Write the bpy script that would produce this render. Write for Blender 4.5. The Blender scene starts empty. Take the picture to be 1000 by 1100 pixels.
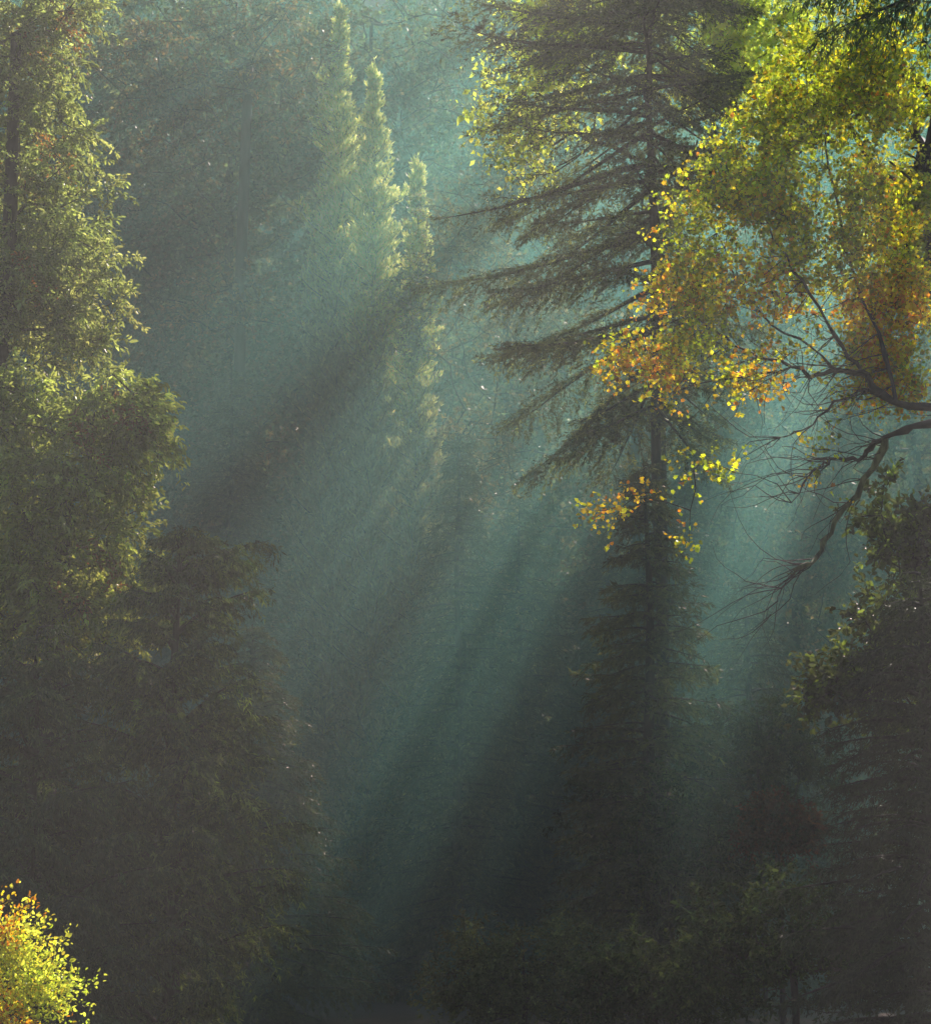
import bpy, math, random
import numpy as np

# ------------------------------------------------------------------ scene basics
sc = bpy.context.scene
C = sc.collection
F = 2200.0                      # focal length in photo pixels (photo 1000 x 1100)
PITCH = math.atan(450 / F)
CAMZ = 1.7
cp, sp = math.cos(PITCH), math.sin(PITCH)
TO_SUN = np.array([630 / F, cp - (1019 / F) * sp, sp + (1019 / F) * cp])
TO_SUN /= np.linalg.norm(TO_SUN)

def at(px, py, Y):
    """point of the place seen at photo pixel px,py when it stands Y metres ahead"""
    u, v = (px - 500) / F, (550 - py) / F
    dy, dz = cp - v * sp, sp + v * cp
    k = Y / dy
    return np.array([u * k, Y, CAMZ + dz * k])

def px_of(P):
    x, y, z = P[..., 0], P[..., 1], P[..., 2] - CAMZ
    d = y * cp + z * sp
    return 500 + F * x / d, 550 - F * (z * cp - y * sp) / d

# ------------------------------------------------------------------ tagging
def tag(o, label=None, cat=None, group=None, kind=None):
    if label: o['label'] = label
    if cat: o['category'] = cat
    if group: o['group'] = group
    if kind: o['kind'] = kind
    return o

def thing(name, label, cat, loc, group=None):
    o = bpy.data.objects.new(name, None)
    o.empty_display_size = 0.3
    C.objects.link(o)
    o.location = loc
    return tag(o, label, cat, group)

# ------------------------------------------------------------------ materials
def nodes_of(m):
    m.use_nodes = True
    nt = m.node_tree
    nt.nodes.clear()
    return nt, nt.nodes, nt.links

def leaf_material(name, trans=0.5, gloss=0.05, rough=0.35, tboost=(1.0, 1.0, 1.0)):
    m = bpy.data.materials.new(name)
    nt, N, K = nodes_of(m)
    out = N.new('ShaderNodeOutputMaterial')
    att = N.new('ShaderNodeAttribute'); att.attribute_name = 'leafcol'
    dif = N.new('ShaderNodeBsdfDiffuse')
    tr = N.new('ShaderNodeBsdfTranslucent')
    gl = N.new('ShaderNodeBsdfGlossy'); gl.inputs['Roughness'].default_value = rough
    gl.inputs['Color'].default_value = (0.9, 0.9, 0.85, 1)
    mul = N.new('ShaderNodeMix'); mul.data_type = 'RGBA'; mul.blend_type = 'MULTIPLY'
    mul.inputs[0].default_value = 1.0
    mul.inputs[7].default_value = (*tboost, 1)
    mul.clamp_result = False
    K.new(att.outputs['Color'], dif.inputs['Color'])
    K.new(att.outputs['Color'], mul.inputs[6])
    K.new(mul.outputs[2], tr.inputs['Color'])
    mx = N.new('ShaderNodeMixShader'); mx.inputs[0].default_value = trans
    K.new(dif.outputs[0], mx.inputs[1]); K.new(tr.outputs[0], mx.inputs[2])
    m2 = N.new('ShaderNodeMixShader'); m2.inputs[0].default_value = gloss
    K.new(mx.outputs[0], m2.inputs[1]); K.new(gl.outputs[0], m2.inputs[2])
    K.new(m2.outputs[0], out.inputs['Surface'])
    return m

def bark_material(name, c1, c2, scale=9.0):
    m = bpy.data.materials.new(name)
    nt, N, K = nodes_of(m)
    out = N.new('ShaderNodeOutputMaterial')
    tc = N.new('ShaderNodeTexCoord')
    mp = N.new('ShaderNodeMapping'); mp.inputs['Scale'].default_value = (1, 1, 0.22)
    no = N.new('ShaderNodeTexNoise'); no.inputs['Scale'].default_value = scale; no.inputs['Detail'].default_value = 6
    cr = N.new('ShaderNodeValToRGB')
    cr.color_ramp.elements[0].position = 0.35; cr.color_ramp.elements[0].color = (*c1, 1)
    cr.color_ramp.elements[1].position = 0.65; cr.color_ramp.elements[1].color = (*c2, 1)
    bs = N.new('ShaderNodeBsdfPrincipled'); bs.inputs['Roughness'].default_value = 0.75
    bp = N.new('ShaderNodeBump'); bp.inputs['Strength'].default_value = 0.6; bp.inputs['Distance'].default_value = 0.02
    K.new(tc.outputs['Object'], mp.inputs['Vector']); K.new(mp.outputs[0], no.inputs['Vector'])
    K.new(no.outputs['Fac'], cr.inputs[0]); K.new(cr.outputs[0], bs.inputs['Base Color'])
    K.new(no.outputs['Fac'], bp.inputs['Height']); K.new(bp.outputs[0], bs.inputs['Normal'])
    K.new(bs.outputs[0], out.inputs['Surface'])
    return m

def ground_material(name, c1, c2, c3):
    m = bpy.data.materials.new(name)
    nt, N, K = nodes_of(m)
    out = N.new('ShaderNodeOutputMaterial')
    tc = N.new('ShaderNodeTexCoord')
    n1 = N.new('ShaderNodeTexNoise'); n1.inputs['Scale'].default_value = 0.6; n1.inputs['Detail'].default_value = 8
    n2 = N.new('ShaderNodeTexNoise'); n2.inputs['Scale'].default_value = 14; n2.inputs['Detail'].default_value = 6
    cr = N.new('ShaderNodeValToRGB')
    cr.color_ramp.elements[0].position = 0.35; cr.color_ramp.elements[0].color = (*c1, 1)
    cr.color_ramp.elements[1].position = 0.62; cr.color_ramp.elements[1].color = (*c2, 1)
    cr2 = N.new('ShaderNodeMix'); cr2.data_type = 'RGBA'
    cr2.inputs[7].default_value = (*c3, 1)
    bs = N.new('ShaderNodeBsdfPrincipled'); bs.inputs['Roughness'].default_value = 0.95
    bp = N.new('ShaderNodeBump'); bp.inputs['Strength'].default_value = 0.8; bp.inputs['Distance'].default_value = 0.05
    K.new(tc.outputs['Object'], n1.inputs['Vector']); K.new(tc.outputs['Object'], n2.inputs['Vector'])
    K.new(n1.outputs['Fac'], cr.inputs[0]); K.new(cr.outputs[0], cr2.inputs[6])
    K.new(n2.outputs['Fac'], cr2.inputs[0]); K.new(cr2.outputs[2], bs.inputs['Base Color'])
    K.new(n2.outputs['Fac'], bp.inputs['Height']); K.new(bp.outputs[0], bs.inputs['Normal'])
    K.new(bs.outputs[0], out.inputs['Surface'])
    return m

M_leaf = leaf_material('broad_leaf', 0.62, 0.06, 0.35, (3.0, 2.9, 1.7))
M_needle = leaf_material('needle', 0.48, 0.05, 0.38, (2.3, 2.3, 1.4))
M_pale = leaf_material('pale_needle', 0.6, 0.05, 0.4, (2.5, 2.35, 1.7))
M_dull = leaf_material('shade_leaf', 0.4, 0.012, 0.5, (1.3, 1.3, 1.0))
M_maple = leaf_material('maple_leaf', 0.72, 0.04, 0.35, (3.0, 2.8, 0.9))
M_bark = bark_material('dark_bark', (0.02, 0.016, 0.013), (0.06, 0.05, 0.04))
M_bark2 = bark_material('grey_bark', (0.04, 0.035, 0.028), (0.11, 0.095, 0.075))
M_moss = bark_material('mossy_bark', (0.05, 0.05, 0.025), (0.22, 0.24, 0.10), 14)
M_ground = ground_material('leaf_litter', (0.03, 0.035, 0.015), (0.06, 0.05, 0.03), (0.09, 0.065, 0.035))

# ------------------------------------------------------------------ geometry collectors
class Wood:
    def __init__(s): s.v, s.f, s.n = [], [], 0
    def tube(s, P, R, k=5):
        P = np.asarray(P, float); R = np.asarray(R, float)
        m = len(P)
        if m < 2: return
        T = np.gradient(P, axis=0); T /= np.linalg.norm(T, axis=1)[:, None] + 1e-9
        ref = np.where(np.abs(T[:, 2:3]) > 0.9, np.array([[1.0, 0, 0]]), np.array([[0, 0, 1.0]]))
        A = np.cross(T, ref); A /= np.linalg.norm(A, axis=1)[:, None] + 1e-9
        B = np.cross(T, A)
        an = np.arange(k) * 2 * np.pi / k
        ring = P[:, None] + R[:, None, None] * (np.cos(an)[None, :, None] * A[:, None] + np.sin(an)[None, :, None] * B[:, None])
        s.v.append(ring.reshape(-1, 3))
        i = np.arange(m - 1)[:, None] * k; j = np.arange(k)[None]; j2 = (j + 1) % k
        s.f.append((np.stack([i + j, i + j2, i + k + j2, i + k + j], -1).reshape(-1, 4) + s.n))
        s.n += m * k
    def build(s, name, mat, parent, origin=(0, 0, 0)):
        if not s.v: return None
        V = np.concatenate(s.v) - np.asarray(origin); Fc = np.concatenate(s.f)
        return raw_mesh(name, V, Fc, mat, parent, smooth=True)

def raw_mesh(name, V, Fc, mat, parent, col=None, smooth=False):
    me = bpy.data.meshes.new(name)
    me.vertices.add(len(V)); me.vertices.foreach_set('co', np.ascontiguousarray(V, dtype=np.float32).ravel())
    k = Fc.shape[1]
    me.loops.add(Fc.size); me.loops.foreach_set('vertex_index', Fc.astype(np.int32).ravel())
    me.polygons.add(len(Fc)); me.polygons.foreach_set('loop_start', (np.arange(len(Fc)) * k).astype(np.int32))
    if smooth: me.polygons.foreach_set('use_smooth', np.ones(len(Fc), bool))
    me.update(calc_edges=True)
    if col is not None:
        a = me.attributes.new('leafcol', 'FLOAT_COLOR', 'FACE')
        c = np.ones((len(Fc), 4), np.float32); c[:, :3] = col
        a.data.foreach_set('color', c.ravel())
    me.materials.append(mat)
    o = bpy.data.objects.new(name, me)
    C.objects.link(o)
    if parent is not None: o.parent = parent
    return o

TEMPL = {   # u along, v across, w normal ; faces (all quads)
    'diamond': (np.array([[0, 0, 0], [.45, .5, .06], [1, 0, -.05], [.45, -.5, .06]]), np.array([[0, 1, 2, 3]])),
    'fold': (np.array([[0, 0, 0], [.35, .5, .14], [.8, .38, .08], [1, 0, -.12], [.35, -.5, .14], [.8, -.38, .08]]),
             np.array([[0, 1, 2, 3], [0, 3, 5, 4]])),
    'lobed': (np.array([[0, 0, 0], [.12, .62, .1], [.4, .22, 0], [.55, .6, .1], [1, 0, -.1], [.55, -.6, .1], [.4, -.22, 0], [.12, -.62, .1]]),
              np.array([[0, 1, 2, 2], [0, 2, 3, 4], [0, 4, 5, 6], [0, 6, 7, 7]])),
}

def unit(a): return a / (np.linalg.norm(a, axis=-1, keepdims=True) + 1e-9)

class Twigs:
    """twig records; leaves are grown on them in one go"""
    def __init__(s): s.b, s.d, s.l = [], [], []
    def add(s, b, d, l):
        s.b.append(np.atleast_2d(b)); s.d.append(np.atleast_2d(d)); s.l.append(np.atleast_1d(l))
    def get(s): return np.concatenate(s.b), unit(np.concatenate(s.d)), np.concatenate(s.l)

def grow(tw, rng, spacing, size, width, cone, droop, colours, hang=0.0, keep=None, flat=0.0,
         clump=0.9, szvar=0.35, templ='diamond', jitter=0.01, patch=None):
    """leaves along twigs -> dict of arrays"""
    b, d, l = tw.get()
    n = np.maximum(1, (l / spacing).astype(int))
    idx = np.repeat(np.arange(len(b)), n)
    t = rng.random(len(idx)) ** 0.8
    s = t * l[idx]
    pos = b[idx] + d[idx] * s[:, None]
    pos[:, 2] -= droop * s * s
    pos += rng.normal(0, jitter, pos.shape)
    dd = d[idx].copy(); dd[:, 2] -= 2 * droop * s + hang
    dr = unit(unit(dd) + cone * rng.normal(0, 1, dd.shape))
    up = rng.normal(0, 1, dd.shape); up[:, 2] += flat
    sd = unit(np.cross(dr, up)); nr = np.cross(sd, dr)
    L = size * (1 + szvar * rng.normal(0, 1, len(idx))).clip(.35, 2)
    cols = np.array(colours)
    # per-twig base colour plus per-leaf jitter: light and dark clumps
    ci = rng.integers(0, len(cols), len(b))
    tb = np.exp(rng.normal(0, .28, len(b)))
    col = cols[ci][idx] * tb[idx][:, None]
    mixl = rng.random(len(idx)) > clump
    col[mixl] = cols[rng.integers(0, len(cols), mixl.sum())]
    col *= np.exp(rng.normal(0, .22, (len(idx), 1)))
    if patch is not None: col = patch(pos, col, rng)
    out = dict(p=pos, d=dr, s=sd, n=nr, L=L, w=width, c=col, t=templ)
    if keep is not None:
        k = keep(pos, rng)
        for q in ('p', 'd', 's', 'n', 'L', 'c'): out[q] = out[q][k]
    return out

def build_leaves(name, sets, mat, parent, origin=(0, 0, 0)):
    Vs, Fs, Cs, n = [], [], [], 0
    for g in sets:
        T, Fq = TEMPL[g['t']]
        N = len(g['p'])
        if not N: continue
        L = g['L'][:, None, None]
        V = g['p'][:, None] + L * (T[None, :, 0:1] * g['d'][:, None] + g['w'] * T[None, :, 1:2] * g['s'][:, None] + T[None, :, 2:3] * g['n'][:, None])
        k = len(T)
        Fc = (np.arange(N)[:, None, None] * k + Fq[None]).reshape(-1, 4) + n
        n += N * k
        Vs.append(V.reshape(-1, 3)); Fs.append(Fc); Cs.append(np.repeat(g['c'], len(Fq), 0))
    V = np.concatenate(Vs) - np.asarray(origin); Fc = np.concatenate(Fs); Cc = np.concatenate(Cs).clip(0, 1)
    if any(g['t'] == 'lobed' for g in sets):      # triangles stored as degenerate quads -> use real tris
        tri = np.concatenate([Fc[:, [0, 1, 2]], Fc[:, [0, 2, 3]]]); cc = np.concatenate([Cc, Cc])
        ok = (tri[:, 1] != tri[:, 2]); tri, cc = tri[ok], cc[ok]
        return raw_mesh(name, V, tri, mat, parent, cc)
    return raw_mesh(name, V, Fc, mat, parent, Cc)

# ------------------------------------------------------------------ light gaps in the canopy
# every sunbeam that crosses the mist is a line through the sun's vanishing point; the far canopy is
# thin where the photo shows a lit shaft and thick where it shows a dark one
SHAFT_S = [.20, .25, .285, .325, .37, .40, .43, .46, .485, .51, .53, .56, .59, .62, .65, .68, .705, .73, .76, .80, .83, .87, .91, .955, 1.02, 1.07, 1.14, 1.25, 1.5]
SHAFT_T = [.08, .14, .74, .76, .26, .24, .40, .34, .64, .84, .68, .92, .76, .50, .68, .95, .98, .80, .98, .80, .50, .15, .12, .32, .60, .42, .16, .06, .06]
def canopy_keep(lai=4.0):
    def f(pos, rng):
        k = (pos[:, 1] - 46.0) / TO_SUN[1]
        q = pos - k[:, None] * TO_SUN[None]
        x, y = px_of(q)
        s = (1130 - x) / (y + 469)
        T = np.interp(s + .006 * np.sin(pos[:, 2] * 1.7), SHAFT_S, SHAFT_T)
        yb = np.interp(s, [.3, .5, .75, 1.0, 1.2], [830, 770, 730, 450, 330])
        T = .02 + T * np.clip((yb - y) / 380 + .5, 0, 1)
        return rng.random(len(pos)) < -np.log(T) / lai
    return f

def lane(foot, radius, soft=.0, nxt=None):
    # a lane of clear air that lets the sun through to a lit plant
    foot = np.asarray(foot, float)
    def f(pos, rng):
        w = pos - foot
        q = w - (w @ TO_SUN)[:, None] * TO_SUN
        k = (np.linalg.norm(q, axis=1) > radius) | (w @ TO_SUN < 2) | (rng.random(len(pos)) < soft)
        return k if nxt is None else k & nxt(pos, rng)
    return f
BUSH = at(20, 1050, 12)
def lit(nxt=None, soft=.15, only=None):
    k = nxt
    for q, rad in [(BUSH, 1.0), (at(425, 200, 56), 2.2), (at(362, 90, 57), 1.9), (at(60, 120, 30), 2.6), (at(60, 300, 30), 2.3), (at(80, 480, 27), 2.3),
                   (at(740, 330, 24), 1.2), (at(860, 250, 24), 1.2), (at(940, 110, 24), 1.2), (at(960, 290, 24), 1.0), (at(820, 400, 24), .8), (at(215, 600, 24), .9), (at(270, 660, 24), .5), (at(150, 720, 24), .5), (at(285, 790, 24), .5), (at(90, 620, 27), 1.3)]:
        k = lane(q, rad, 0 if q is BUSH else soft, k)
    return k

# ------------------------------------------------------------------ tree generators (built around the tree's foot at the origin)
def conifer_parts(rng, H, R, z0=1.0, step=0.30, per=5, tr=0.2, rise=0.1, sag=0.25, tipup=0.0, profile=1.0,
                  twig=0.38, twig_step=0.10, wind=None, rfun=None, zmax=None, lean=(0, 0), azf=None, updroop=0.0, drop=0.0, vary=0.0, wob=.10):
    """returns wood (trunk), wood (branches), Twigs"""
    wt, wb, tw = Wood(), Wood(), Twigs()
    zz = np.linspace(0, H, 14)
    px = lean[0] * (zz / H) + 0.04 * np.sin(zz * .9 + 1); py = lean[1] * (zz / H)
    wt.tube(np.stack([px, py, zz], 1), tr * (1 - zz / H) ** .8 + 0.012, 9)
    z = z0; a0 = rng.random() * 6.28
    while z < H - 0.05:
        if zmax and z > zmax: break
        f = (z - z0) / (H - z0)
        for i in range(per):
            az = a0 + i * 6.283 / per + rng.normal(0, .25)
            if azf is not None and not azf(az, z): continue
            r = R * ((1 - f) ** profile) * (0.75 + .4 * rng.random()) if rfun is None else rfun(z, az) * (0.75 + .4 * rng.random())
            if rng.random() < drop: continue
            r *= 1 + vary * rng.normal()
            if r < 0.12: r = 0.12
            m = max(4, int(r / 0.13))
            t = np.linspace(0, 1, m)
            e = rise + updroop * (f - .5) - sag * np.sin(t * 2.2) + tipup * t * t + rng.normal(0, wob)
            hd = az + np.cumsum(rng.normal(0, .05, m))
            st = r / (m - 1)
            D = np.stack([np.cos(hd) * np.cos(e), np.sin(hd) * np.cos(e), np.sin(e)], 1)
            zb = z + rng.normal(0, step * .3)
            bx = np.interp(zb, zz, px); by = np.interp(zb, zz, py)
            Pp = np.concatenate([[[0, 0, 0]], np.cumsum(D[:-1] * st, 0)]) + np.array([bx, by, zb])
            wb.tube(Pp, (0.012 + 0.012 * r) * (1 - t) + 0.003, 4)
            # side twigs
            k = max(4, int(r / twig_step))
            u = np.linspace(.12, .98, k) ; ii = u * (m - 1)
            i0 = np.minimum(ii.astype(int), m - 2); fr = (ii - i0)[:, None]
            B = Pp[i0] * (1 - fr) + Pp[i0 + 1] * fr; Dk = D[i0]
            sd = unit(np.cross(Dk, [0, 0, 1.0]))
            tl = twig * min(1.6, .45 + r * .35) * (np.sin(np.pi * np.clip(u * .92 + .05, 0, 1)) ** .6 + .12) * (0.7 + .5 * rng.random(k))
            for sgn in (-1, 1):
                an = 0.85 + rng.normal(0, .15, k)
                td = Dk * np.cos(an)[:, None] + sgn * sd * np.sin(an)[:, None]
                td[:, 2] += rng.normal(-.05, .12, k)
                tw.add(B, td, tl)
            tw.add(Pp[-2], D[-1], [twig * .6])
        z += step * (1 - .45 * f) * (0.8 + .4 * rng.random()); a0 += 1.1
    # leader
    tw.add([[px[-1], py[-1], H - .35 * min(1, H / 6)]], [[0, 0, 1]], [.45 * min(1, H / 6)])
    return wt, wb, tw

def conifer(name, label, cat, foot, seed, cols, mat=None, bark=None, spacing=.02, size=.075, width=.2, cone=.45,
            droop=.9, hang=.2, keep=None, group=None, bulk=None, patch=None, leader=None, **kw):
    rng = np.random.default_rng(seed)
    th = thing(name, label, cat, foot, group)
    wt, wb, tw = conifer_parts(rng, **kw)
    wt.build('trunk', bark or M_bark, th)
    wb.build('branches', bark or M_bark, th)
    foot = np.asarray(foot)
    kf = (lambda p, r: keep(p + foot, r)) if keep else None
    pf = (lambda p, c, r: patch(p, c, r)) if patch else None
    g = grow(tw, rng, spacing, size, width, cone, droop, cols, hang=hang, keep=kf, patch=pf)
    build_leaves('crown', [g], mat or M_needle, th)
    return th

def skeleton(rng, trunk, targets, seg=.45, jit=.09, up=.15):
    nodes = [np.array(p, float) for p in trunk]; par = [-1] + list(range(len(trunk) - 1))
    arr = np.array(nodes)
    tgt = list(targets)
    base = arr[len(arr) // 2]
    tgt.sort(key=lambda c: np.min(np.linalg.norm(arr - c, axis=1)))
    ends = []
    for c in tgt:
        A = np.array(nodes)
        w = A - c
        dist = np.linalg.norm(w, axis=1) + np.maximum(0, (A[:, 2] - c[2])) * .9
        j = int(np.argmin(dist)); p = A[j]
        Ld = np.linalg.norm(c - p); m = max(1, int(Ld / seg))
        for q in range(1, m + 1):
            t = q / m
            pt = p * (1 - t) + c * t + np.array([0, 0, up * Ld * .25 * math.sin(t * 3.14)])
            if q < m: pt = pt + rng.normal(0, jit * seg, 3) * 1.5
            nodes.append(pt); par.append(j); j = len(nodes) - 1
        ends.append(j)
    return np.array(nodes), par, ends

def skeleton_wood(W, nodes, par, r0, rmin=.008, power=.5, ntrunk=0, trunk_r=None):
    n = len(nodes); cnt = np.zeros(n); ch = [[] for _ in range(n)]
    for i in range(n - 1, -1, -1):
        if not ch[i]: cnt[i] += 1
        if par[i] >= 0: ch[par[i]].append(i)
        # children always have larger index
        if par[i] >= 0: cnt[par[i]] += cnt[i]
    R = np.maximum(rmin, r0 * (cnt / cnt[0]) ** power)
    if trunk_r is not None:
        for i in range(min(ntrunk, len(trunk_r))): R[i] = max(R[i], trunk_r[i])
    done = set()
    stack = [(0, -1)]
    while stack:
        i, p = stack.pop()
        chain = [p, i] if p >= 0 else [i]
        while ch[i]:
            big = max(ch[i], key=lambda c: cnt[c])
            for c in ch[i]:
                if c != big: stack.append((c, i))
            chain.append(big); i = big
        if len(chain) > 1:
            rr = R[chain].copy()
            if p >= 0: rr[0] = rr[1]
            W.tube(nodes[chain], rr, 8 if rr[0] > .05 else 5)

def lobes_points(rng, lobes, n):
    """cluster centres spread through ellipsoid lobes, denser near the outside"""
    vol = np.array([l[1][0] * l[1][1] * l[1][2] for l in lobes]) ** .8; vol /= vol.sum()
    pts = []
    for i in rng.choice(len(lobes), n, p=vol):
        c, r = lobes[i]
        v = rng.normal(0, 1, 3); v /= np.linalg.norm(v)
        pts.append(np.array(c) + v * np.array(r) * rng.random() ** .45)
    return np.array(pts)

def cluster_twigs(rng, centres, axis, n=7, length=.45, up=.1, out=.6):
    k = len(centres)
    D = rng.normal(0, 1, (k, n, 3))
    o = unit(centres - axis(centres))
    D = unit(D) + out * o[:, None]; D[..., 2] += up
    tw = Twigs()
    tw.add(np.repeat(centres, n, 0), D.reshape(-1, 3), length * (.5 + rng.random(k * n)))
    return tw

def broadleaf(name, label, cat, foot, seed, trunk, lobes, nclus, cols, tr=.2, leaf=.08, width=.6, spacing=.03, ntw=8,
              twlen=.45, droop=.3, hang=.2, cone=.7, templ='fold', mat=None, bark=None, keep=None, patch=None, group=None,
              out=.6, up=.1, flat=.6, extra=None, szvar=.35, rmin=.006, twigwood=True, power=.55):
    rng = np.random.default_rng(seed)
    foot = np.asarray(foot, float)
    th = thing(name, label, cat, foot, group)
    trunk = np.asarray(trunk, float)
    cen = lobes_points(rng, lobes, nclus)
    if extra is not None: cen = np.concatenate([cen, extra])
    nodes, par, ends = skeleton(rng, trunk, cen)
    W = Wood()
    skeleton_wood(W, nodes, par, tr, rmin=rmin, power=power)
    tip = trunk[-1]
    ax = lambda c: np.stack([np.interp(c[:, 2], trunk[:, 2], trunk[:, 0]), np.interp(c[:, 2], trunk[:, 2], trunk[:, 1]), c[:, 2] - .3], 1)
    tw = cluster_twigs(rng, cen, ax, ntw, twlen, up, out)
    # trunk as one part, limbs as another
    Wt = Wood(); Wt.tube(trunk, np.linspace(tr, tr * .12, len(trunk)) * 1.02, 9)
    Wt.build('trunk', bark or M_bark, th)
    if twigwood:
        b, d, l = tw.get(); sel = rng.random(len(b)) < .35
        for bb, d_, l_ in zip(b[sel], d[sel], l[sel]):
            W.tube([bb, bb + d_ * l_ * .5, bb + d_ * l_ - [0, 0, droop * l_ * l_]], [rmin * .7, rmin * .5, rmin * .2], 3)
    W.build('limbs', bark or M_bark, th)
    kf = (lambda p, r: keep(p + foot, r)) if keep else None
    pf = (lambda p, c, r: patch(p + foot, c, r)) if patch else None
    g = grow(tw, rng, spacing, leaf, width, cone, droop, cols, hang=hang, keep=kf, patch=pf, templ=templ, flat=flat, jitter=.02, szvar=szvar)
    build_leaves('crown', [g], mat or M_leaf, th)
    return th

def copy_tree(src, loc, rz, s, label, group=None):
    r = src.copy(); C.objects.link(r); r.location = loc; r.rotation_euler = (0, 0, rz); r.scale = (s, s, s)
    r['label'] = label
    if group: r['group'] = group
    for ch in [o for o in bpy.data.objects if o.parent == src]:
        c = ch.copy(); C.objects.link(c); c.parent = r
    return r

def img(px, py, Y, foot):
    return at(px, py, Y) - np.asarray(foot)

def gfoot(px, Y):      # foot of a tree on level ground under that image column
    p = at(px, 1000, Y)
    return np.array([p[0], Y, gz(p[0], Y)])

# ------------------------------------------------------------------ terrain
def gz(x, y):
    z = 0.12 * math.sin(x * .35 + 1) * math.sin(y * .21)
    z += 0.0 if y < 76 else (0.67 * (y - 76) - 0.67 * 14 * (1 - math.exp(-(y - 76) / 14)))
    return z

xs = np.concatenate([np.linspace(-600, -60, 10), np.linspace(-50, 50, 81), np.linspace(60, 600, 10)])
ys = np.concatenate([np.linspace(-200, -5, 8), np.linspace(0, 76, 77)])
def grid(name, xs, ys, mat, kind='structure', dz=0):
    V = np.array([[x, y, gz(x, y) + dz] for y in ys for x in xs])
    nx = len(xs); i = np.arange(len(ys) - 1)[:, None] * nx + np.arange(nx - 1)[None]
    Fc = np.stack([i, i + 1, i + 1 + nx, i + nx], -1).reshape(-1, 4)
    return tag(raw_mesh(name, V, Fc, mat, None, smooth=True), kind=kind)
grid('ground', xs, ys, M_ground)
grid('hillside', xs, np.concatenate([np.linspace(76, 200, 40), [300.0, 600.0]]), M_ground)

# ------------------------------------------------------------------ palettes
G_lime = [(.11, .14, .025), (.13, .16, .03), (.08, .11, .02), (.15, .16, .035)]
G_fresh = [(.17, .21, .075), (.20, .24, .085), (.13, .17, .06), (.26, .28, .12)]
G_dark = [(.04, .08, .028), (.055, .095, .03), (.03, .06, .022), (.075, .115, .035)]
G_hem = [(.04, .055, .025), (.05, .07, .025), (.07, .09, .03)]
G_far = [(.04, .065, .035), (.05, .08, .04), (.06, .08, .035), (.08, .07, .035)]
A_maple = [(.42, .38, .02), (.34, .37, .03), (.24, .30, .03), (.45, .34, .015), (.18, .25, .03)]
A_gold = [(.55, .42, .02), (.55, .36, .015), (.42, .38, .03), (.55, .22, .02)]
A_rust = [(.22, .09, .03), (.16, .08, .03), (.12, .09, .03)]

exec_trees = True
# ================================================================== LEFT SIDE
def red_patch(frac, colours=A_rust, scale=1.3, thr=.62, seed=0):
    ph = np.random.default_rng(seed).random(6) * 6.28
    def f(p, c, rng):
        v = (np.sin(p[:, 0] * 2.1 * scale + ph[0]) + np.sin(p[:, 1] * 1.9 * scale + ph[1]) + np.sin(p[:, 2] * 2.3 * scale + ph[2]) +
             .6 * np.sin(p[:, 0] * 5 * scale + p[:, 2] * 4 * scale + ph[3])) / 3.6
        k = (v > thr) & (rng.random(len(p)) < frac)
        cc = np.array(colours); c[k] = cc[rng.integers(0, len(cc), k.sum())] * np.exp(rng.normal(0, .2, (k.sum(), 1)))
        return c
    return f

ft = gfoot(-32, 30)
rel = lambda px, py, Y, f: tuple(img(px, py, Y, f))
R3 = lambda w, Y=30: w / F * Y
broadleaf('leafy_tree', 'tall light green feathery tree filling the upper left edge, with a few orange leaves', 'tree', ft, 11,
          [(0, 0, 0), (.05, 0, 3), (.02, .1, 6), (.0, 0, 9), (.1, 0, 12), (.05, 0, 15.5)],
          [(rel(20, 40, 30, ft), (R3(105), 1.0, R3(120))), (rel(25, 190, 30.2, ft), (R3(108), 1.1, R3(110))),
           (rel(50, 300, 29.8, ft), (R3(98), 1.0, R3(70))), (rel(10, 330, 30.5, ft), (R3(90), 1.0, R3(90))),
           (rel(60, 365, 29.6, ft), (R3(70), .6, R3(30))), (rel(0, -120, 30, ft), (R3(100), 1.5, R3(110)))],
          460, G_fresh, tr=.12, leaf=.075, width=.38, spacing=.022, ntw=8, twlen=.42, droop=.55, hang=.5, cone=.55,
          templ='fold', patch=red_patch(.5, A_rust + [(.3, .12, .03)], thr=.55, seed=3))
ft = gfoot(40, 27)
R3 = lambda w, Y=27: w / F * Y
broadleaf('leafy_tree', 'shorter yellow-green leafy tree with bulging crown below the tall feathery tree, left edge', 'tree', ft, 12,
          [(0, 0, 0), (.05, 0, 2.2), (.02, .1, 4), (.1, 0, 6), (.15, 0, 7.5)],
          [(rel(118, 470, 27, ft), (R3(58), .7, R3(78))), (rel(60, 545, 26.8, ft), (R3(100), .8, R3(80))),
           (rel(15, 450, 27.2, ft), (R3(75), .8, R3(80))), (rel(50, 640, 27, ft), (R3(125), .8, R3(75)))],
          380, [(.20, .25, .07), (.16, .21, .06), (.26, .30, .10)], tr=.14, leaf=.075, width=.38, spacing=.02, ntw=8, twlen=.38, droop=.6, hang=.55, cone=.5,
          templ='fold', patch=red_patch(.5, A_rust, thr=.62, seed=8))

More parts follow.
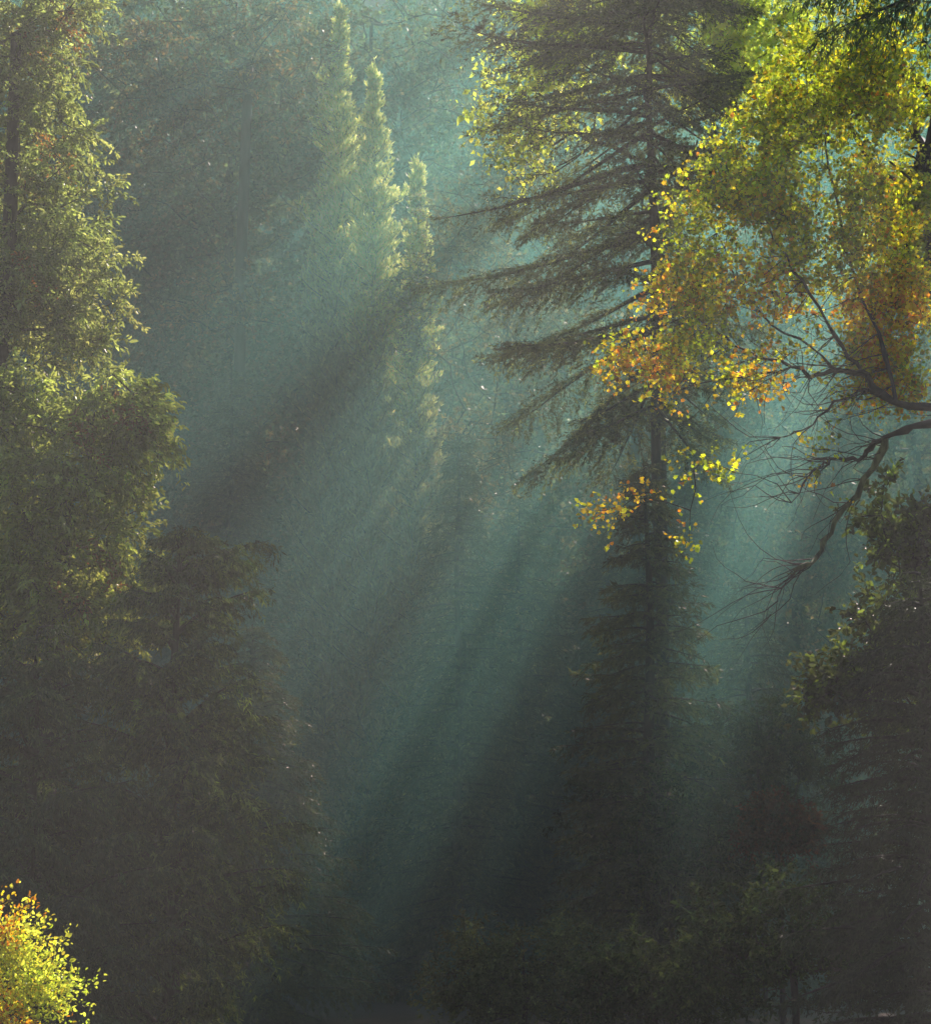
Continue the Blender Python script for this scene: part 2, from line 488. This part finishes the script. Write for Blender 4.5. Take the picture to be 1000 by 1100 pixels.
# dark spruce with upswept boughs and hanging tips
def spruce_r(z, az):
    c = math.cos(az)
    right = np.interp(z, [0, 2.5, 4.0, 5.0, 5.6, 6.4], [1.25, 1.3, 1.25, 1.15, .95, .25])
    left = np.interp(z, [0, 3, 4.0, 5.0, 6.0, 6.6], [2.0, 1.9, 1.3, .8, .4, .15])
    return right * (.5 + .5 * c) + left * (.5 - .5 * c)
conifer('spruce_tree', 'dark spruce with upswept boughs and hanging tips in front of the left leafy trees', 'tree', gfoot(182, 24), 21,
        G_dark + [(.15, .20, .06), (.13, .18, .055)], spacing=.011, size=.06, width=.22, cone=.5, droop=1.3, hang=1.1, H=6.4, R=2.5, z0=.5, step=.52, per=8,
        tr=.10, rise=.62, sag=.1, tipup=-.5, rfun=spruce_r, twig=.5, twig_step=.05, drop=.08, vary=.2)
conifer('spruce_tree', 'lower dark spruce at the left edge above the yellow-green shrub', 'tree', gfoot(30, 22.5), 24,
        G_dark + [(.09, .12, .04)], spacing=.012, size=.06, width=.22, cone=.5, droop=1.2, hang=1.0, H=4.9, R=2.1, z0=.4, step=.42, per=8,
        tr=.10, rise=.5, sag=.15, tipup=-.4, twig=.5, twig_step=.055, drop=.08, vary=.2, profile=.7)
conifer('hemlock_tree', 'pale misty hemlock with feathery drooping boughs right behind the dark spruce', 'tree', gfoot(262, 39.5), 22,
        G_hem, spacing=.014, size=.07, width=.2, cone=.45, droop=.8, hang=.4, H=7.6, R=2.7, z0=.4, step=.30, per=7,
        tr=.12, rise=.25, sag=.35, tipup=-.2, twig=.5, twig_step=.09, profile=.7)
ft = gfoot(4, 12)
broadleaf('yellow_shrub', 'sunlit yellow-green shrub at the bottom left corner', 'shrub', ft, 31,
          [(0, 0, 0), (.0, 0, .5), (.05, 0, 1.0), (.05, 0, 1.3)],
          [(rel(-4, 1062, 12, ft), (.29, .25, .30)), (rel(28, 1085, 11.95, ft), (.22, .2, .28)), (rel(8, 1000, 12, ft), (.12, .12, .16))],
          72, [(.34, .38, .09), (.40, .42, .12), (.24, .32, .06), (.45, .38, .08), (.38, .44, .14)], tr=.025, leaf=.023, width=.6, spacing=.018, ntw=7, twlen=.23, droop=.2,
          hang=.1, up=.5, cone=.7, templ='fold', rmin=.002, patch=red_patch(.6, A_gold + [(.3, .12, .02)], scale=4, thr=.35, seed=5), mat=M_maple)

# ================================================================== MIDDLE, IN THE MIST
def slim(z, H, w): return np.interp(H - z, [0, 1.6, 4.5, 9, 15, 26], [.10, .55 * w, 1.3 * w, 1.8 * w, 2.2 * w, 2.4 * w])
def candle(H, n=0):  # shade put into the leaf colour: crown darkens below the sunlit tip
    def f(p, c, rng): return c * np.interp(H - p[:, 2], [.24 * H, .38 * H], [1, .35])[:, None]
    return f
pal_pine = [(.46, .56, .24), (.55, .62, .30), (.36, .44, .18)]
for i, (px, py, Y, w, lab) in enumerate([
        (352, 14, 57, .6, 'slim pale conifer with the tallest candle-like tip in the misty middle left'),
        (394, 78, 56, .62, 'slim sunlit conifer standing close right of the tallest pale tip'),
        (444, 182, 55, .5, 'shortest of the slim sunlit conifers, at the right end of the three')]):
    tip = at(px, py, Y); f = gfoot(px, Y); H = float(tip[2] - f[2])
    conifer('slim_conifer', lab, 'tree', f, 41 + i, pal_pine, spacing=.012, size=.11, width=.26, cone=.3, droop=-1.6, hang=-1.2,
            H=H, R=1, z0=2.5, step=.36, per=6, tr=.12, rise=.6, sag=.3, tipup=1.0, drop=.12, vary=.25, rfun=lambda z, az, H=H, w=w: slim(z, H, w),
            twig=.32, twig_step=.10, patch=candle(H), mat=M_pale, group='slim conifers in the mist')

# big hemlock with bare upper trunk, boughs reaching left
def hem_r(z, az):
    left = .5 - .5 * math.cos(az)        # 1 towards -x
    return np.interp(z, [2, 7, 12, 15.5, 19, 22, 25.5], [1.8, 2.3, 3.0, 3.6, 3.7, 3.4, 2.6]) * (.62 + .38 * left)
conifer('hemlock_tree', 'large dark hemlock with a straight trunk and layered boughs in the upper middle right', 'tree', gfoot(716, 40), 51,
        [(.06, .08, .03), (.08, .11, .035), (.14, .17, .05), (.05, .07, .03)], spacing=.021, size=.078, width=.3, cone=.55, droop=.3, hang=.1, keep=lit(None, .45),
        H=26.5, R=4, z0=12.0, step=.58, per=6, tr=.14, rise=-.05, sag=.22, tipup=.35, rfun=hem_r, twig=.6, twig_step=.095, updroop=.7, drop=.16, vary=.17, wob=.17)

ft = gfoot(717, 42)
R3 = lambda w, Y=42: w / F * Y
broadleaf('lime_tree', 'bright lime green broadleaf tree glowing behind the dark hemlock', 'tree', ft, 52,
          [(0, 0, 0), (.05, 0, 5), (.1, .1, 9), (.1, 0, 14), (.0, 0, 18)],
          [(rel(600, 60, 41.6, ft), (R3(80), .5, R3(120))), (rel(760, 20, 42, ft), (R3(110), .5, R3(130))),
           (rel(560, 140, 41.6, ft), (R3(65), 1.0, R3(75))), (rel(830, 60, 42.5, ft), (R3(110), .5, R3(120)))],
          330, [(.40, .50, .12), (.38, .44, .10), (.26, .34, .06), (.42, .44, .12)], tr=.07, leaf=.11, width=.6, spacing=.036, ntw=7, twlen=.6,
          droop=.3, hang=.3, cone=.8, templ='diamond', mat=M_leaf, keep=lit(None, .3))

ft = gfoot(1060, 31)
R3 = lambda w, Y=31: w / F * Y
broadleaf('lime_tree', 'yellow-green broadleaf tree behind the maple in the upper right corner', 'tree', ft, 53,
          [(0, 0, 0), (.1, 0, 4), (.0, .1, 8), (-.2, 0, 11), (-.3, 0, 14)],
          [(rel(960, 60, 31, ft), (R3(100), .9, R3(110))), (rel(880, 110, 31, ft), (R3(70), 1.2, R3(70))), (rel(980, 220, 31, ft), (R3(70), 1.2, R3(70)))],
          260, [(.26, .32, .04), (.3, .34, .05), (.36, .32, .04)], tr=.2, leaf=.085, width=.6, spacing=.028, ntw=8, twlen=.5,
          droop=.3, hang=.3, cone=.8, templ='diamond', mat=M_leaf, keep=lit(None, .3))

# dim conifers and thin autumn trees standing in the mist
mist = [(702, 38.6, 10.5, 2.3, 70, 'dim conifer in front of the large hemlock trunk, below the orange leaves'), (700, 51, 11, 3.0, 67, 'shadowy conifer at the foot of the large hemlock'), (560, 55, 13.5, 3.6, 61, 'dim hemlock in the mist under the boughs of the large hemlock'),
        (430, 56.5, 13, 3.6, 62, 'faint conifer in the mist below the slim sunlit conifers'),
        (660, 56, 12.5, 3.6, 63, 'faint conifer in the grey mist below the yellow maple leaves'),
        (235, 55, 17, 3.6, 64, 'faint blue-grey conifer between the left trees and the misty clearing'),
        (745, 55.5, 14, 3.2, 68, 'faint conifer in the mist right of the large hemlock trunk'), (492, 52.5, 14.5, 2.6, 69, 'faint low conifer in the mist under the russet tree'), (320, 57, 9.5, 3.3, 65, 'low faint conifer in the mist behind the pale hemlock'),
        (810, 49, 10, 3.0, 66, 'dark low conifer in the gloom beneath the mossy drooping limb')]
for px, Y, H, R, sd, lab in mist:
    conifer('misty_conifer', lab, 'tree', gfoot(px, Y), sd, G_hem, spacing=.03, size=.11, width=.24, cone=.5, droop=.6, hang=.3,
            H=H, R=R, z0=.5, step=.42, per=7, tr=.17, rise=.1, sag=.3, tipup=.1, twig=.6, twig_step=.13, profile=.75,
            group='dim conifers in the mist')

ft = gfoot(246, 57)
R3 = lambda w, Y=57: w / F * Y
broadleaf('autumn_tree', 'forked dark trunk with thin brownish autumn leaves in the upper left mist', 'tree', ft, 71,
          [(0, 0, 0), (.1, 0, 6), (.0, .1, 14), (-.1, 0, 20), (.0, 0, 27)],
          [(rel(180, 90, 57, ft), (R3(95), 2, R3(80))), (rel(290, 60, 57, ft), (R3(70), 2, R3(90))), (rel(240, 330, 57, ft), (R3(70), 2, R3(50)))],
          130, [(.12, .08, .035), (.09, .08, .035), (.07, .085, .04)], tr=.17, leaf=.10, width=.6, spacing=.035, ntw=7, twlen=.8, templ='diamond', rmin=.02)
ft = gfoot(500, 54)
R3 = lambda w, Y=54: w / F * Y
broadleaf('russet_tree', 'thin russet twiggy tree in the middle between the slim conifers and the large hemlock', 'tree', ft, 72,
          [(0, 0, 0), (.1, 0, 4), (.0, .1, 8), (-.1, 0, 12), (-.2, 0, 15)],
          [(rel(500, 250, 54, ft), (R3(55), 1.5, R3(75))), (rel(470, 330, 54, ft), (R3(60), 1.5, R3(60))), (rel(560, 330, 54, ft), (R3(60), 1.5, R3(60))), (rel(510, 500, 54, ft), (R3(60), 1.2, R3(80))), (rel(500, 650, 54, ft), (R3(60), 1.2, R3(70)))],
          230, [(.11, .10, .05), (.09, .09, .045), (.07, .085, .04)], tr=.055, leaf=.09, width=.5, spacing=.045, ntw=7, twlen=.6, templ='diamond', rmin=.012)

# ================================================================== FAR CANOPY (its gaps let the shafts through)
keep = lit(canopy_keep(), .12)
canopy = [(-15, 62, 33, 81), (-7.2, 60, 33, 82), (-3.2, 65, 35, 83), (5.0, 60, 33, 84), (14, 62, 31, 85), (21, 60, 29, 86), (-10, 69, 36, 87), (11, 68, 33, 88), (27, 64, 30, 89), (33, 60, 29, 90), (1.5, 70, 38, 91)]
names = ['left edge', 'left', 'middle', 'right of the middle', 'right', 'far right']
for i, (x, Y, H, sd) in enumerate(canopy):
    f = np.array([x, Y, gz(x, Y)])
    px = 500 + F * x / Y / cp
    lob = [((0, 0, H - 6), (4.6, 3.2, 6)), ((-1, 0, H - 13), (4.6, 3.2, 6)), ((1, 0, H - 20), (4.4, 3, 6)), ((.5, -1, 7), (4.6, 2.5, 5))]
    broadleaf('canopy_tree', 'tall dim tree rising at the back of the clearing, its crown above the mist', 'tree', f, sd,
              [(0, 0, 0), (.2, 0, H * .3), (.0, .1, H * .55), (-.1, 0, H * .75), (.0, 0, H * .92)], lob, 520, G_far, tr=.2,
              leaf=.135, width=.7, spacing=.034, ntw=9, twlen=1.15, templ='diamond', rmin=.02, twigwood=False, keep=keep,
              group='tall trees at the back of the clearing')

# hillside trees: three kinds, copied
protoA = None
rng = np.random.default_rng(5)
spots = []
for row, Yr in enumerate([88, 100, 114, 130, 148, 168, 190, 212, 235]):
    wdt = Yr * .27
    for x in np.arange(-wdt, wdt + 1, 7.0 + (Yr - 88) * .03):
        spots.append((x + rng.normal(0, 1.2) + (row % 2) * 3.5, Yr + rng.normal(0, 2.5)))
protos = []
for i, (x, Y) in enumerate(spots):
    f = (x, Y, gz(x, Y) - .2)
    if i < 3:
        H = 19
        protos.append(broadleaf('hillside_tree', 'hazy full-crowned tree far back on the forested hillside', 'tree', f, 100 + i,
              [(0, 0, 0), (.2, 0, 6), (.0, .1, 11), (-.1, 0, 15), (.0, 0, 17.5)],
              [((0, 0, 14), (3.8, 3.8, 5)), ((-1, 1, 8.5), (4.2, 4.2, 5)), ((1.5, -.5, 10), (3.5, 3.5, 4))], 330, G_far if i else [(.12, .08, .035)] + G_far, tr=.3,
              leaf=.17, width=.7, spacing=.05, ntw=9, twlen=1.2, templ='diamond', rmin=.03, twigwood=False,
              group='trees on the misty hillside'))
    else:
        copy_tree(protos[i % 3], f, rng.random() * 6.28, 1.0 + .45 * rng.random(), 'hazy full-crowned tree far back on the forested hillside')

# ================================================================== RIGHT SIDE
ft = gfoot(1090, 24)
Ym = 24
R3 = lambda w, Y=24: w / F * Y
mp = [(1090, 1000), (1080, 800), (1068, 640), (1056, 520), (1048, 450), (1046, 380), (1050, 250), (1052, 120), (1045, 0), (1040, -100)]
trunk = [(0, 0, 0)] + [rel(a, b, Ym, ft) for a, b in mp[1:]]
rngm = np.random.default_rng(77)
th = thing('maple_tree', 'yellow and orange autumn maple reaching in from the right with dark crooked limbs', 'tree', ft)
lobes = [(rel(900, 120, 24, ft), (R3(110), 0.8, R3(85))), (rel(960, 70, 24, ft), (R3(80), 0.8, R3(80))), (rel(800, 230, 23.6, ft), (R3(90), 1.0, R3(75))),
         (rel(930, 230, 24.2, ft), (R3(90), 0.8, R3(60))), (rel(760, 320, 23.6, ft), (R3(85), .9, R3(65))), (rel(700, 385, 23.5, ft), (R3(65), .7, R3(35))),
         (rel(820, 390, 23.8, ft), (R3(50), .8, R3(35))), (rel(960, 310, 24.3, ft), (R3(65), .6, R3(60))), (rel(950, 400, 24.6, ft), (R3(70), .5, R3(50))), (rel(880, 300, 24.4, ft), (R3(60), .4, R3(50))), (rel(830, 170, 24.3, ft), (R3(70), .4, R3(60))), (rel(975, 370, 24.8, ft), (R3(50), .4, R3(70))), (rel(900, 350, 24.8, ft), (R3(60), .4, R3(40)))]
cen = lobes_points(rngm, lobes, 1050)
nz = np.sin(cen[:, 0] * 5.1 + 1) + np.sin(cen[:, 2] * 5.7 + cen[:, 0] * 2.3) + np.sin(cen[:, 1] * 4.3 + cen[:, 2] * 3.1 + 2)
cen = cen[nz > -.55]
ext = np.array([rel(*q, ft) for q in [(652, 548, 23.2), (668, 545, 23.2), (640, 552, 23.2), (745, 505, 23.3), (765, 498, 23.3), (790, 508, 23.4), (740, 583, 23.3),
                                     (690, 535, 23.3), (900, 480, 24), (880, 520, 24), (910, 440, 24.3), (870, 470, 24.2), (720, 440, 23.4)]])
cen = np.concatenate([cen, ext])
limbpx = [[(1050, 455), (980, 458), (950, 470), (935, 482), (922, 495), (900, 492), (885, 496), (868, 512), (850, 540)],
          [(950, 470), (938, 503), (912, 540), (893, 573), (876, 600), (858, 610), (845, 616)],
          [(1046, 440), (975, 436), (938, 418), (926, 400), (900, 398), (878, 402), (850, 394), (815, 384), (780, 362), (735, 330)],
          [(926, 400), (905, 372), (880, 330), (850, 290), (825, 240), (800, 200)],
          [(938, 418), (915, 425), (890, 440), (862, 462), (838, 470)],
          [(962, 430), (950, 380), (925, 320), (905, 250), (890, 180), (880, 110)],
          [(900, 398), (870, 372), (830, 350), (790, 300), (770, 250)],
          [(850, 394), (800, 405), (750, 412), (705, 400)],
          [(876, 600), (850, 622), (828, 660)]]
limbr = [[.075, .065, .058, .05, .04, .03, .024, .018, .008], [.045, .035, .03, .027, .024, .02, .008], [.09, .075, .066, .055, .045, .038, .032, .026, .018, .01],
         [.035, .03, .026, .022, .017, .01], [.03, .026, .02, .014, .006], [.04, .034, .028, .024, .018, .01], [.028, .022, .018, .014, .008],
         [.02, .015, .011, .006], [.010, .007, .003]]
# joined skeleton: trunk, then hand-laid limbs, then twigs grown to the leaf clusters
nodes = [np.array(p) for p in trunk]; par = [-1] + list(range(len(trunk) - 1))
W = Wood(); Wm = Wood(); Wt = Wood()
Wt.tube(trunk, np.linspace(.22, .07, len(trunk)), 10)
allp = []
for lp, lr in zip(limbpx, limbr):
    lr = [q * (1.0 if lp[0] == (950, 470) else .68) for q in lr]
    P = np.array([rel(a, b, 24 + .25 * math.sin(a * .05), ft) for a, b in lp])
    # subdivide with wobble
    Q, Rr = [], []
    for k in range(len(P) - 1):
        for q in range(3):
            t = q / 3; Q.append(P[k] * (1 - t) + P[k + 1] * t + (rngm.normal(0, .022, 3) if q else 0)); Rr.append(lr[k] * (1 - t) + lr[k + 1] * t)
    Q.append(P[-1]); Rr.append(lr[-1])
    (Wm if lp[0] == (950, 470) else W).tube(Q, np.array(Rr) * (1 + .2 * rngm.normal(0, 1, len(Rr))).clip(.75, 1.5), 8)
    allp += list(Q)
# twig growth
nd = list(trunk) + allp; base_n = len(nd)
nodes = [np.array(p) for p in nd]; parl = [-1] * base_n
order = sorted(range(len(cen)), key=lambda i: np.min(np.linalg.norm(np.array(nd) - cen[i], axis=1)))
chains = []
for i in order:
    c = cen[i]; A = np.array(nodes)
    dist = np.linalg.norm(A - c, axis=1) + np.maximum(0, c[0] - A[:, 0]) * .8
    j = int(np.argmin(dist)); p = A[j]; Ld = np.linalg.norm(c - p); m = max(2, int(Ld / .22))
    ch = [p]
    for q in range(1, m + 1):
        t = q / m; pt = p * (1 - t) + c * t + np.array([0, 0, .12 * Ld * math.sin(t * 3.14)]) + (rngm.normal(0, .03, 3) if q < m else 0)
        nodes.append(pt); ch.append(pt)
    r0 = min(.014, .004 + .005 * Ld)
    W.tube(ch, np.linspace(r0, .0025, len(ch)), 5)
# bare fine twigs drooping left of the knot
for k in range(170):
    lp = allp[rngm.integers(0, len(allp))]
    d = np.array([-.8 - rngm.random(), rngm.normal(0, .4), rngm.normal(-.35, .45)]); d /= np.linalg.norm(d)
    Lt = .5 + 1.1 * rngm.random(); P = [lp]
    for q in range(7):
        d = unit(d + rngm.normal(0, .27, 3) + [0, 0, -.03]); P.append(P[-1] + d * Lt / 7)
    W.tube(P, np.linspace(.007, .0015, 8), 4)
Wt.build('trunk', M_bark, th); W.build('limbs', M_bark, th)
o = Wm.build('drooping_limb', M_moss, th)
axm = lambda c: c + np.array([.6, 0, -.3])
tw = cluster_twigs(rngm, cen, axm, 7, .34, .05, .5)
def maple_patch(p, c, rng):
    x, y = px_of(p + np.asarray(ft))
    # orange and gold low down and to the left, greener high up
    v = np.sin(p[:, 0] * 4.1) + np.sin(p[:, 2] * 4.7 + 2) + np.sin(p[:, 1] * 5 + p[:, 2] * 2)
    k = np.clip((y - 120) / 260, .1, .9) * np.clip(v * .6 + .55, 0.05, 1)
    sel = rng.random(len(p)) < .85 * k
    cc = np.array(A_gold); c[sel] = cc[rng.integers(0, 4, sel.sum())]
    g = rng.random(len(p)) < .55 * (1 - k)
    gg = np.array([(.26, .34, .03), (.20, .28, .03), (.36, .40, .03)]); c[g] = gg[rng.integers(0, 3, g.sum())]
    return c * .85 * np.exp(rng.normal(0, .45, (len(p), 1)))
def maple_keep(p, rng):
    x, y = px_of(p + np.asarray(ft))
    hole = ((x - 865) / 45) ** 2 + ((y - 395) / 60) ** 2 < 1
    return ~(hole & (rng.random(len(p)) < .6))
g = grow(tw, rngm, .037, .042, .9, .9, .4, A_maple, hang=.4, templ='lobed', flat=.3, patch=maple_patch, keep=maple_keep, jitter=.03)
build_leaves('crown', [g], M_maple, th)

# overhanging dark boughs, top right
def over_r(z, az): return 2.7
conifer('overhanging_conifer', 'dark conifer whose lowest boughs hang into the top right corner', 'tree', np.array([4.9, 14.5, 0]), 121,
        G_dark, spacing=.012, size=.06, width=.2, cone=.5, droop=1.0, hang=.6, H=11.5, R=2.6, z0=9.3, step=.3, per=7, tr=.2, rise=.0, sag=.35,
        rfun=lambda z, az: 2.6, twig=.4, twig_step=.08)

ft = gfoot(1005, 25.5)
R3 = lambda w, Y=25.5: w / F * Y
broadleaf('understory_tree', 'dark green leafy tree below the maple at the right edge with a few lit leaves', 'tree', ft, 122,
          [(0, 0, 0), (.05, 0, 1.5), (.0, .1, 3), (.1, 0, 4.5), (.1, 0, 5.5)],
          [(rel(985, 670, 25.5, ft), (R3(65), .6, R3(60))), (rel(935, 740, 25.5, ft), (R3(80), .6, R3(55))), (rel(1000, 600, 25.5, ft), (R3(60), .6, R3(50))), (rel(975, 560, 25.6, ft), (R3(65), .5, R3(45)))],
          150, [(.035, .05, .015), (.03, .045, .015), (.07, .11, .02)], tr=.1, leaf=.075, width=.6, spacing=.03, ntw=8, twlen=.32, templ='fold')
conifer('spruce_tree', 'almost black spruce standing at the lower right edge', 'tree', gfoot(1010, 18), 123,
        [(.025, .035, .018), (.03, .045, .02)], spacing=.012, size=.05, width=.2, cone=.5, droop=.9, hang=.5, H=4.8, R=1.75, z0=.2, step=.22, per=8,
        tr=.1, rise=.25, sag=.35, tipup=-.2, twig=.4, twig_step=.07, profile=.6)

shr = [('rusty_shrub', 'rust-brown leafed shrub in the gloom at the lower right', 838, 885, 36, 34, 28, [(.12, .05, .02), (.09, .05, .02), (.06, .06, .02)], 131),
       ('dark_shrub', 'arching dark shrub left of the rust-brown shrub', 720, 885, 38, 110, 70, G_dark, 132),
       ('dark_shrub', 'tall dark shrub behind the rust-brown shrub, under the leafy understory tree', 820, 800, 39, 75, 60, G_dark, 133),
       ('dark_shrub', 'low dark shrub at the bottom right next to the black spruce', 850, 1010, 26, 120, 75, G_dark, 134),
       ('round_shrub', 'dome-shaped green shrub standing on the ground at the bottom centre', 562, 1045, 33, 100, 62, [(.13, .16, .07), (.16, .19, .08)], 135),
       ('dark_shrub', 'small dark shrub on the ground right of the dome-shaped shrub', 700, 1050, 31, 75, 50, G_dark, 136)]
for nm, lab, px, py, Y, rx, rz, pal, sd in shr:
    ft = gfoot(px, Y); c = np.array(rel(px, py, Y, ft)); r = (rx / F * Y, rx / F * Y * .8, rz / F * Y)
    zt = c[2] + r[2] * .5
    lob = [(tuple(c), r), (tuple(c + np.array([r[0] * .4, 0, -r[2] * .4])), tuple(np.array(r) * .75)), (tuple(c + np.array([-r[0] * .5, 0, -r[2] * .3])), tuple(np.array(r) * .7))]
    broadleaf(nm, lab, 'shrub', ft, sd, [(0, 0, 0), (.03, 0, zt * .4), (0, .03, zt * .7), (0, 0, zt)], lob, 150, pal, tr=.05, leaf=.06, width=.45,
              spacing=.022, ntw=8, twlen=.34, droop=.5, hang=.3, templ='fold', rmin=.004, mat=M_dull)

# ================================================================== MIST
def volume_box(name, lo, hi, density, colour, aniso, front_top=None):
    lo, hi = np.array(lo, float), np.array(hi, float)
    V = np.array([[x, y, z] for z in (lo[2], hi[2]) for y in (lo[1], hi[1]) for x in (lo[0], hi[0])])
    if front_top is not None: V[4:6, 2] = front_top      # the bank of mist rises towards the back
    Fc = np.array([[0, 2, 3, 1], [4, 5, 7, 6], [0, 1, 5, 4], [2, 6, 7, 3], [0, 4, 6, 2], [1, 3, 7, 5]])
    m = bpy.data.materials.new(name)
    nt, N, K = nodes_of(m)
    out = N.new('ShaderNodeOutputMaterial')
    vs = N.new('ShaderNodeVolumeScatter')
    vs.inputs['Color'].default_value = (*colour, 1); vs.inputs['Density'].default_value = density; vs.inputs['Anisotropy'].default_value = aniso
    K.new(vs.outputs[0], out.inputs['Volume'])
    o = raw_mesh(name, V, Fc, m, None)
    return tag(o, kind='structure')
volume_box('haze', (-14, 2.5, -1), (14, 14.5, 16), .0058, (1, .99, .94), .5)
volume_box('mist', (-40, 33, -1), (40, 58, 33), .021, (.170, .53, .455), .57, 9.5)

volume_box('far_haze', (-120, 58.5, -1), (120, 130, 70), .0025, (.13, .5, .44), .4)

# ================================================================== LIGHT, SKY, CAMERA
sd = bpy.data.lights.new('sun', 'SUN'); sd.energy = 5.0; sd.angle = math.radians(.53); sd.color = (1, .95, .86)
so = bpy.data.objects.new('sun', sd); C.objects.link(so)
from mathutils import Vector
so.rotation_euler = Vector(TO_SUN.tolist()).to_track_quat('Z', 'Y').to_euler()
so.location = (10, 40, 60)
w = bpy.data.worlds.new('World'); sc.world = w; w.use_nodes = True
nt = w.node_tree; nt.nodes.clear()
out = nt.nodes.new('ShaderNodeOutputWorld'); bg = nt.nodes.new('ShaderNodeBackground'); sky = nt.nodes.new('ShaderNodeTexSky')
sky.sky_type = 'NISHITA'; sky.sun_disc = False
sky.sun_elevation = math.asin(TO_SUN[2]); sky.sun_rotation = math.atan2(TO_SUN[0], TO_SUN[1])
bg.inputs['Strength'].default_value = .09
nt.links.new(sky.outputs[0], bg.inputs['Color']); nt.links.new(bg.outputs[0], out.inputs['Surface'])

cam = bpy.data.cameras.new('camera'); co = bpy.data.objects.new('camera', cam); C.objects.link(co)
cam.sensor_fit = 'HORIZONTAL'; cam.sensor_width = 36; cam.lens = 36 * F / 1000
cam.clip_start = .1; cam.clip_end = 3000
co.location = (0, 0, CAMZ); co.rotation_euler = (math.pi / 2 + PITCH, 0, 0)
sc.camera = co

sc.view_settings.view_transform = 'Standard'; sc.view_settings.look = 'None'; sc.view_settings.exposure = 0; sc.view_settings.gamma = 1
cy = sc.cycles
cy.max_bounces = 4; cy.diffuse_bounces = 2; cy.glossy_bounces = 1; cy.transmission_bounces = 3; cy.volume_bounces = 0; cy.transparent_max_bounces = 4
cy.use_denoising = True; cy.sample_clamp_indirect = 2; cy.sample_clamp_direct = 3
cy.caustics_reflective = False; cy.caustics_refractive = False
try: cy.denoiser = 'OPENIMAGEDENOISE'
except Exception: pass
